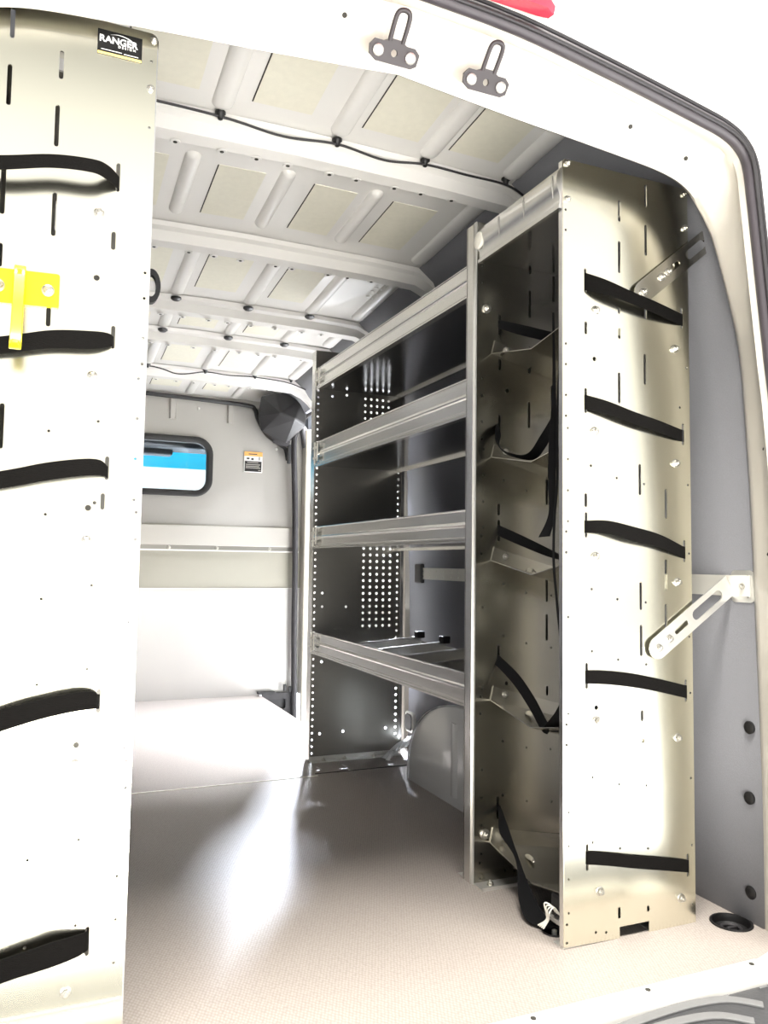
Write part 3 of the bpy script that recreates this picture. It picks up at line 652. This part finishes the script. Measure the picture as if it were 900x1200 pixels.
# braces between rack and body
def brace(name, label, p0, p1, w, slots_, bolts_, tab, mat):
    t = thing(name, label, 'bracket', (p0[0], Y0, p0[1]), group='brace brackets')
    a = Vector(p0); c = Vector(p1); d = (c - a); L = d.length; d.normalize(); n = Vector((-d.y, d.x)); r = w / 2
    ol = [a + d * L + n * r, ]
    ol = [a + n * r + d * 0] + [a - d * (r * math.sin(s)) + n * (r * math.cos(s)) for s in [math.pi * k / 10 for k in range(1, 10)]] + [a - n * r, c - n * r, c + n * r]
    hs = []
    for s0, s1, hw in slots_:
        q0_ = a + d * s0; q1_ = a + d * s1
        pts = [q1_ + d * (hw * math.cos(s)) + n * (hw * math.sin(s)) for s in [-math.pi / 2 + math.pi * k / 6 for k in range(7)]]
        pts += [q0_ - d * (hw * math.cos(s)) - n * (hw * math.sin(s)) for s in [-math.pi / 2 + math.pi * k / 6 for k in range(7)]]
        hs.append([(p.x, p.y) for p in pts])
    yb = Y0 - .010
    cutsheet('arm', [(p.x, p.y) for p in ol], hs, .003, lambda u, v, w_: (u, yb + w_, v), mat, t)
    for s in bolts_:
        q = a + d * s; bolt((q.x, yb - .0015, q.y), (0, -1, 0), t, .007)
    cutsheet('wall_tab', rrect(*tab, .012, 4), [slot(tab[0] + .018, tab[3] - .026, tab[3] - .010, .005), slot(tab[0] + .018, tab[2] + .010, tab[2] + .024, .005), circ(tab[0] + .036, tab[3] - .016, .0045)], .003, lambda u, v, w_: (1.400 + w_, u, v), mat, t)
    bolt((1.398, (tab[0] + tab[1]) / 2 - .004, (tab[2] + tab[3]) / 2), (-1, 0, 0), t, .007)
    return t
brace('brace_bracket', 'pale slotted steel brace from the right panel to the body, at waist height', (1.190, .580), (1.393, .712), .047, [(.06, .092, .006), (.125, .20, .0115)], [0, .034], (1.262, 1.326, .675, .745), 'zinc')
brace('brace_bracket', 'upper slotted steel brace behind the uppermost strap on the right panel', (1.157, 1.340), (1.340, 1.487), .046, [(.10, .125, .006), (.165, .215, .010)], [0, .065, .088], (1.262, 1.326, 1.452, 1.525), 'tray_metal')
# move the upper tab inward to meet the leaning wall
for o in list(col.objects):
    if o.name.startswith('wall_tab') and o.data.vertices and max(v.co.z for v in o.data.vertices) > 1.4:
        for v in o.data.vertices: v.co.x -= .058

# horizontal wall rail behind the rack and shelves
rl = thing('wall_rail', 'long white horizontal load rail along the grey right wall', 'rail', (1.40, 2.1, .68))
rail_holes = [circ(1.75 + .06 * k, .72 if j else .70, .0035, 8) for k in range(20) for j in (0, 1)]
cutsheet('rail', [(1.272, .688), (2.91, .688), (2.91, .734), (1.272, .734)], rail_holes, .004, lambda u, v, w: (1.396 + w, u, v), 'white_plastic', rl)
MB().box(1.385, 1.405, 2.89, 2.955, .672, .750).build('end_cap', 'black_plastic', rl, bevel=.006)

# wheel arch
wa = thing('wheel_arch_cover', 'glossy grey moulded wheel arch cover under the right shelves', 'cover', (1.3, 2.14, 0))
prof = []
for k in range(21):
    t = math.pi * k / 20; prof.append((2.15 + .412 * math.cos(math.pi - t), .31 * math.sin(t) ** .75))
rs = []
for x, s in ((1.185, .985), (1.187, .995), (1.195, 1.0), (1.398, 1.015)):
    rs.append([(x, 2.15 + (y - 2.15) * s, z * s + (0 if z > 0 else 0)) for y, z in prof])
MB().rings(rs, closed=True, caps=True).build('shell', 'arch_plastic', wa, smooth=35)
for y in (1.92, 2.02, 2.12, 2.22):
    MB().rings([[(1.1855, y - .02, z), (1.1795, y - .012, z), (1.1795, y + .012, z), (1.1855, y + .02, z)] for z in (.03, .15, .255)]).build('rib', 'arch_plastic', wa, smooth=40)
MB().rings([[(1.180, y, z), (1.192, 2.15 + (y - 2.15) * 1.012, z * 1.012)] for y, z in prof], closed=False).build('rim', 'zinc', wa)
# vent cover and crumpled plastic by the pillar foot
vc = thing('vent_cover', 'small dark oval vent cover low on the wall behind the far panel', 'vent', (1.36, 2.98, .1))
o_ = rrect(2.895, 2.975, .075, .155, .02, 4)
MB().rings([[(1.372, y, z) for y, z in o_], [(1.360, y, z) for y, z in o_], [(1.356, 2.935 + (y - 2.935) * .85, .115 + (z - .115) * .85) for y, z in o_], [(1.362, 2.935 + (y - 2.935) * .75, .115 + (z - .115) * .75) for y, z in o_]]).build('frame', 'zinc', vc, smooth=40)
MB().rings([[(1.360, 2.935 + (y - 2.935) * .8, .115 + (z - .115) * .8) for y, z in o_], [(1.354, 2.935 + (y - 2.935) * .74, .115 + (z - .115) * .74) for y, z in o_]]).build('flap', 'black_plastic', vc, smooth=40)
mb = MB(); n = 9; vs = []; fs = []
for i in range(n):
    for j in range(n):
        u = i / (n - 1); v = j / (n - 1)
        h = .11 * u * (1 - .4 * v) + random.uniform(-.008, .012) * (1 if 0 < i else 0)
        vs.append((1.215 + .13 * u + random.uniform(-.006, .006), 2.765 + .12 * v * (.55 + .45 * u) + .04 * (1 - u), .003 + max(0, h)))
for i in range(n - 1):
    for j in range(n - 1): fs.append((i * n + j, (i + 1) * n + j, (i + 1) * n + j + 1, i * n + j + 1))
tag(mb.add(vs, fs).build('plastic_sheet', 'sheet_plastic', None), 'crumpled pale plastic sheet on the floor beside the wheel arch', 'plastic sheet')

# floor anchors
def anchor(x, y, r, label, ring=True):
    t = thing('floor_anchor', label, 'anchor', (x, y, -.03), group='round floor anchors')
    MB().rings([[(x + q * math.cos(s), y + q * math.sin(s), z) for s in [2 * math.pi * k / 24 for k in range(24)]] for q, z in ((r * 1.10, .0006), (r * 1.08, .003), (r * .97, .003), (r * .90, -.012), (r * .5, -.022), (.001, -.022))], caps=False).build('cup', 'black_plastic', t, smooth=40)
    if ring:
        MB().tube([(x + r * .5 * math.cos(s), y + r * .5 * math.sin(s), -.012) for s in [2 * math.pi * k / 20 for k in range(21)]], .004, 8).build('tie_ring', 'black_rubber', t, smooth=60)
        MB().box(x - .012, x + .012, y - .004, y + .004, -.02, -.008).build('bar', 'black_rubber', t)
    MB().lathe((x, y, -.021), (0, 0, 1), [(.011, 0), (.011, .008), (.006, .012), (.006, .024), (.002, .026)] if not ring else [(.008, 0), (.008, .008), (.003, .010)], 12).build('bolt', 'zinc' if not ring else 'black_rubber', t, smooth=40)
anchor(1.36, 1.302, .04, 'larger black round floor anchor cup in the corner by the right wall')
anchor(.985, 1.405, .024, 'smaller black round floor anchor with silver bolt behind the right near panel', False)

# ------------------------------------------------------------------ left hand unit: near end panel
YL = 1.278
lu = thing('shelving_unit', 'left shelving unit, its tall pale end panel nearest the camera', 'shelving', (-.04, 1.3, 0))
hs = [slot(-.080, 1.533, 1.58, .0065), slot(-.081, 1.428, 1.492, .0065), slot(-.010, 1.487, 1.532, .0065), slot(-.013, 1.379, 1.445, .0065), slot(-.012, 1.239, 1.307, .0065), slot(.0745, 1.232, 1.261, .0065),
      slot(-.014, 1.099, 1.15, .0065), slot(-.083, 1.18, 1.216, .0065), slot(-.071, .910, .977, .0065), slot(.0725, .826, .851, .006), slot(-.083, 1.26, 1.34, .007),
      slot(.078, 1.326, 1.372, .006), slot(.079, 1.076, 1.112, .006), slot(.077, .872, .908, .006), slot(.077, .520, .556, .006), slot(.073, .168, .21, .006)]
for u, v in ((.052, 1.184), (.048, .475)): hs.append(circ(u, v, .0046, 12))
hs += [circ(.052, .828, .0046, 12), circ(.061, .836, .0028, 8)]
for u, v in ((-.007,.941),(.062,.961),(-.007,.816),(.061,.711),(-.008,.691),(.059,.586),(-.009,.566),(.056,.337),(-.012,.316),(.056,.214),(-.011,.194),(.1225,1.55),(.1225,1.44),(.1235,1.203),(.1235,1.162),(.1235,1.098),(.1235,1.057),(.119,1.033),(.119,.97),(.118,.907),(.118,.843),(.122,.824),(.122,.782),(.116,.655),(.116,.466),(.120,.446),(.120,.406),(.112,.277),(.112,.214),(.111,.152),(.112,.092),(.118,.073)):
    hs.append(circ(u, v, .0022, 8))
cn = .008
outl = [(-.205, .0), (.1245, .0), (.131, 1.597 - cn), (.131 - cn * .3, 1.597 - cn * .3), (.131 - cn, 1.597), (-.205, 1.597)]
ql = cutsheet('end_panel', outl, hs, .003, lambda u, v, w: (u, YL + w, v), 'panel_metal', lu)
MB().add([(.1246, YL, 0), (.1268, YL, 0), (.1246, YL + .03, 0), (.1268, YL + .03, 0), (.131, YL, 1.588), (.1328, YL, 1.588), (.131, YL + .03, 1.588), (.1328, YL + .03, 1.588)], [(0, 1, 5, 4), (1, 3, 7, 5), (3, 2, 6, 7), (2, 0, 4, 6), (4, 5, 7, 6), (0, 2, 3, 1)]).build('edge_flange', 'aluminium', ql)
MB().rings([[(x, YL - .0015, .102), (x, YL - .0035, .098), (x, YL - .0035, .002), (x, YL + .03, .002), (x, YL + .03, .0045), (x, YL - .0015, .0045)] for x in (-.205, .123)]).build('foot_flange', 'panel_metal', ql)
for u, v in ((.052, 1.287), (.051, 1.030), (.051, .778), (.047, .447), (.046, .122)): bolt((u, YL - .0015 - (.002 if v < .1 else 0), v), (0, -1, 0), ql, .0062)
for u, v in ((.1265, 1.587), (.1235, 1.505)): bolt((u - .001, YL - .0015, v), (0, -1, 0), ql, .0050)
cutsheet('added_slot_backing', [(-.205, 0), (.118, 0), (.118, 1.58), (-.205, 1.58)], [slot(-.01, 1.38, 1.44), slot(-.08, 1.2, 1.26)], .002, lambda u, v, w: (u, YL + .34 + w, v), 'far_panel', lu)  # unseen dark box added behind the end panel so its slots look black
MB().box(-.205, .118, YL + .002, YL + .34, 1.50, 1.503).build('top_shelf', 'far_panel', lu)  # lid of the added dark box
MB().box(-.205, -.203, YL + .002, YL + .34, .02, 1.5).build('added_back_panel', 'far_panel', lu)  # wall side of the added dark box
# maker's badge
def text(s, size, loc, mat, parent, name='lettering', shear=0, bold=0, sx=1):
    cu = bpy.data.curves.new('tmp', 'FONT'); cu.body = s; cu.size = size; cu.shear = shear; cu.offset = bold; cu.extrude = .0002; cu.align_x = 'CENTER'; cu.align_y = 'CENTER'
    ob_ = bpy.data.objects.new('tmp', cu); col.objects.link(ob_); bpy.context.view_layer.update()
    me = bpy.data.meshes.new_from_object(ob_.evaluated_get(bpy.context.evaluated_depsgraph_get()))
    bpy.data.objects.remove(ob_); bpy.data.curves.remove(cu)
    for v in me.vertices: v.co = (loc[0] + v.co.x * sx, loc[1] - v.co.z, loc[2] + v.co.y)
    return link(name, me, mat, parent)
yb = YL - .0018
bd = MB().box(.0405, .1075, yb - .0012, YL - .0014, 1.5425, 1.5825).build('badge', 'badge_black', ql)
MB().box(.041, .107, yb - .0016, yb - .0010, 1.5425, 1.5465).build('gold_strip', 'gold', bd)
text('RANGER', .0148, (.0715, yb - .0014, 1.5675), 'white_ink', bd, 'lettering', .0, .0004, 1.0)
text('D E S I G N', .0055, (.0845, yb - .0014, 1.5595), 'white_ink', bd, 'lettering', 0, .0001, 1.0)
arc = [(.060, yb - .0014, 1.5765), (.072, yb - .0014, 1.5790), (.086, yb - .0014, 1.5770), (.095, yb - .0014, 1.5715), (.0995, yb - .0014, 1.5655)]
ribbon('swoosh', arc, [(p[0] - .0006, p[1], p[2] - (.0002, .0008, .0013, .0022, .0006)[i]) for i, p in enumerate(arc)], 'white_ink', bd, .0004)
mb = MB()
for x0, x1, z in ((.046, .077, 1.5505), (.080, .102, 1.5497)): mb.box(x0, x1, yb - .0016, yb - .001, z - .0005, z + .0005)
mb.build('small_print', 'white_ink', bd)
# straps on the left panel
LS = [([(-.20, 1.335, 1.31), (-.10, 1.347, 1.325), (-.019, 1.366, 1.345), (.039, 1.371, 1.350), (.062, 1.366, 1.343), (.078, 1.352, 1.332)], .040),
      ([(-.20, 1.050, 1.025), (-.078, 1.076, 1.050), (-.01, 1.094, 1.066), (.047, 1.100, 1.072), (.070, 1.100, 1.077), (.0785, 1.096, 1.080)], .014),
      ([(-.20, .848, .822), (-.070, .877, .851), (-.01, .893, .866), (.040, .902, .876), (.066, .902, .878), (.077, .893, .876)], .018),
      ([(-.20, .490, .458), (-.056, .532, .501), (0, .545, .516), (.044, .552, .524), (.068, .552, .526), (.077, .546, .526)], .026),
      ([(-.20, .150, .116), (-.042, .182, .149), (.0, .190, .156), (.025, .195, .160), (.055, .199, .167), (.073, .203, .175)], .020)]
for k, (pts, bow) in enumerate(LS):
    n = len(pts)
    def ln(i):
        L = []
        for j, p in enumerate(pts):
            y = YL - .004 - bow * (0.0 if j == n - 1 else .55 if j == n - 2 else 1 if j > 1 else .9 if j == 1 else .2)
            L.append((p[0] * y / YL, y, .75 + (p[i] - .75) * y / YL))
        return [(pts[0][0], YL + .012, pts[0][i])] + L + [(pts[-1][0] + .001, YL + .012, pts[-1][i])]
    tag(ribbon('cargo_strap', ln(1), ln(2), 'webbing'), '%s black webbing strap across the left end panel' % wds[k], 'strap', 'straps on the left end panel')
# loop end of the uppermost strap, seen at the frame edge
# yellow hook
hk = thing('ladder_hook', 'bright yellow peg hook bolted to the left end panel', 'hook', (-.05, YL, 1.15))
M2 = lambda u, v, w: (u, YL - .0045 + w, v + (u + .04) * .03)
cutsheet('base_plate', rrect(-.118, .0, 1.126, 1.178, .004, 3), [], .005, M2, 'yellow', hk)
hp = [(YL - .007, 1.180), (YL - .020, 1.172), (YL - .034, 1.135), (YL - .046, 1.095), (YL - .058, 1.062), (YL - .072, 1.046), (YL - .082, 1.052)]
hp = [(p.x, p.y) for p in catmull([(a, c2, 0) for a, c2 in hp], 5)]
rs = []
for i, (y, z) in enumerate(hp):
    a_ = hp[max(i - 1, 0)]; c_ = hp[min(i + 1, len(hp) - 1)]; t = Vector((c_[0] - a_[0], c_[1] - a_[1])).normalized(); n_ = Vector((-t.y, t.x)) * .004
    w = .0078 if i < len(hp) - 4 else .0078 * (1 - .12 * (i - len(hp) + 5))
    rs.append([(-.0545 - w, y + n_.x, z + n_.y), (-.0545 + w, y + n_.x, z + n_.y), (-.0545 + w, y - n_.x, z - n_.y), (-.0545 - w, y - n_.x, z - n_.y)])
MB().rings(rs).build('peg', 'yellow', hk, smooth=40, bevel=.001)
MB().box(-.0575, -.0515, YL - .028, YL - .006, 1.128, 1.172).build('web_plate', 'yellow', hk)
bolt((-.016, YL - .007, 1.152), (0, -1, 0), hk, .0072); bolt((-.083, YL - .007, 1.150), (0, -1, 0), hk, .0072)
# black loop just behind the left panel edge
lp = thing('strap_loop', 'black strap loop showing just behind the left end panel edge', 'strap', (.14, 1.40, 1.22))
MB().rings([[(.145 + a, y, z) for a, z in ((.0 + math.sin(t) * .016 * s, 1.222 + math.cos(t) * .030 * s),)] + [(.145 + math.sin(t) * .016 * .55, y, 1.222 + math.cos(t) * .019)] for t in [2 * math.pi * k / 24 for k in range(24)] for y, s in ((1.40, 1),)], closed=False, loop=True, caps=False).build('loop', 'black_plastic', lp)
lpo = [o for o in col.objects if o.name == 'loop' or o.name.startswith('loop.')][-1]
md = lpo.modifiers.new('solid', 'SOLIDIFY'); md.thickness = .012
MB().box(.128, .140, 1.395, 1.41, 1.190, 1.255).build('tab', 'black_plastic', lp)

# ------------------------------------------------------------------ roof cables
def cable(name, pts, label, clips, r=.0032):
    t = thing(name, label, 'cable', pts[0])
    MB().tube(catmull(pts, 8), r, 8).build('wire', 'black_rubber', t, smooth=60)
    for p in clips:
        MB().lathe(p, (0, 0, -1), [(.004, -.008), (.013, -.004), (.013, 0), (.008, .004), (.006, .014), (.003, .016)], 12).build('clip', 'black_plastic', t, smooth=40)
yw = 1.826
zc = lambda x: zr(yw) - .008
cable('wiring_cable', [(-.10, yw, zc(0)), (.10, yw - .004, zc(0)), (.335, yw - .006, zc(0) - .004), (.49, yw + .004, zc(0) - .012), (.628, yw - .006, zc(0) - .006), (.76, yw + .004, zc(0) - .014), (.873, yw - .006, zc(0) - .006), (1.0, yw - .001, zc(0) - .006), (1.125, yw - .006, zc(0) - .012), (1.2, yw, zc(0) - .04)],
      'thin black cable clipped along the nearest roof rib', [(x, yw - .004, zr(yw) - .004) for x in (.335, .628, .873, 1.12)])
yw = 3.918
cable('wiring_cable', [(.0, yw, zr(yw) - .012), (.405, yw - .006, zr(yw) - .010), (.55, yw - .004, zr(yw) - .035), (.68, yw - .006, zr(yw) - .012), (.80, yw - .004, zr(yw) - .016), (.93, yw - .006, zr(yw) - .012), (1.1, yw - .004, zr(yw) - .022), (1.2, yw - .004, zr(yw) - .05)],
      'thin black cable looping along the farthest roof rib by the bulkhead', [(x, yw - .006, zr(yw) - .004) for x in (.405, .68, .93, 1.12)])
for k, y in ((2, RIB[2]), (3, RIB[3])):
    for x in (.405, .68, .93):
        MB().lathe((x, y - .006, zr(y) - .014), (0, 0, 1), [(.012, -.006), (.020, 0), (.020, .006)], 12).build('rubber_grommet', 'black_plastic', ceiling, smooth=40)

# ------------------------------------------------------------------ outside
struct(MB().box(-20, 20, -20, 25, -.66, -.62).build('ground', 'ground_mat', None))

# ------------------------------------------------------------------ light
w = bpy.data.worlds.new('world'); sc.world = w; w.use_nodes = True
nt = w.node_tree; bg = nt.nodes['Background']
tc = nt.nodes.new('ShaderNodeTexCoord'); sx = nt.nodes.new('ShaderNodeSeparateXYZ'); nt.links.new(tc.outputs['Generated'], sx.inputs[0])
def math_node(op, a, b_=None):
    n = nt.nodes.new('ShaderNodeMath'); n.operation = op
    for k, v in enumerate((a, b_)):
        if v is None: continue
        if isinstance(v, (int, float)): n.inputs[k].default_value = v
        else: nt.links.new(v, n.inputs[k])
    return n.outputs[0]
hz = math_node('SQRT', math_node('ADD', math_node('MULTIPLY', sx.outputs['Y'], sx.outputs['Y']), math_node('ADD', math_node('MULTIPLY', math_node('MULTIPLY', sx.outputs['X'], sx.outputs['X']), .25), .0001)))
el = math_node('MULTIPLY', math_node('DIVIDE', sx.outputs['Z'], hz), math_node('LESS_THAN', sx.outputs['Y'], .12))
ramp = nt.nodes.new('ShaderNodeValToRGB'); mr = nt.nodes.new('ShaderNodeMapRange'); mr.inputs['From Min'].default_value = -.2; mr.inputs['From Max'].default_value = 1.2
nt.links.new(el, mr.inputs['Value']); nt.links.new(mr.outputs[0], ramp.inputs['Fac'])
e = ramp.color_ramp.elements
e[0].position = .535; e[0].color = (1, .985, .95, 1); e[1].position = .60; e[1].color = (.03, .03, .03, 1)
nt.links.new(ramp.outputs['Color'], bg.inputs['Color']); bg.inputs['Strength'].default_value = 1.6
def area(name, loc, target, sx, sy, power, colr=(1, 1, 1)):
    l = bpy.data.lights.new(name, 'AREA'); l.shape = 'RECTANGLE'; l.size = sx; l.size_y = sy; l.energy = power; l.color = colr
    o = bpy.data.objects.new(name, l); col.objects.link(o); o.location = loc
    d = Vector(target) - Vector(loc); o.rotation_euler = d.to_track_quat('-Z', 'Y').to_euler(); return o
area('rear_sky_light', (.55, .15, 5.0), (.55, 1.5, 0), 3.2, 1.3, 950, (1, .97, .91))
area('side_sky_light', (3.5, 5.6, 5.6), (1.0, 3.9, .2), 9.0, .4, 5600, (.88, .92, 1))
area('front_side_light', (2.85, 8.7, 4.55), (.75, 2.6, 0), .9, .3, 4200, (.82, .88, 1))
area('yard_bounce_light', (.2, -1.4, -.2), (.5, 3.0, 1.6), 3.0, 1.2, 110, (1, .97, .92))

# ------------------------------------------------------------------ camera
f = 927.63
Xv = Vector((57 - 450, 655 - 600, f)).normalized()   # van length axis in camera space (x right, y down, z forward)
Xx = Vector((2652 - 450, 689 - 600, f)).normalized(); Xx = (Xx - Xv * Xx.dot(Xv)).normalized()
Xz = Xx.cross(Xv)
if Xz.y > 0: Xz = -Xz
rows = (Xx, Xv, Xz)
right = Vector([r.x for r in rows]); down = Vector([r.y for r in rows]); fwd = Vector([r.z for r in rows])
cd = bpy.data.cameras.new('camera'); cam = bpy.data.objects.new('camera', cd); col.objects.link(cam)
cd.sensor_fit = 'VERTICAL'; cd.sensor_height = 36; cd.sensor_width = 27; cd.lens = f / 1200 * 36; cd.clip_start = .02; cd.clip_end = 200
R = Matrix((right, -down, -fwd)).transposed().to_4x4()
cam.matrix_world = Matrix.Translation((0, 0, .75)) @ R
sc.camera = cam
sc.view_settings.view_transform = 'Standard'
sc.view_settings.look = 'None'
sc.view_settings.exposure = 0.0
sc.cycles.use_denoising = True
sc.cycles.max_bounces = 10
sc.cycles.caustics_reflective = False
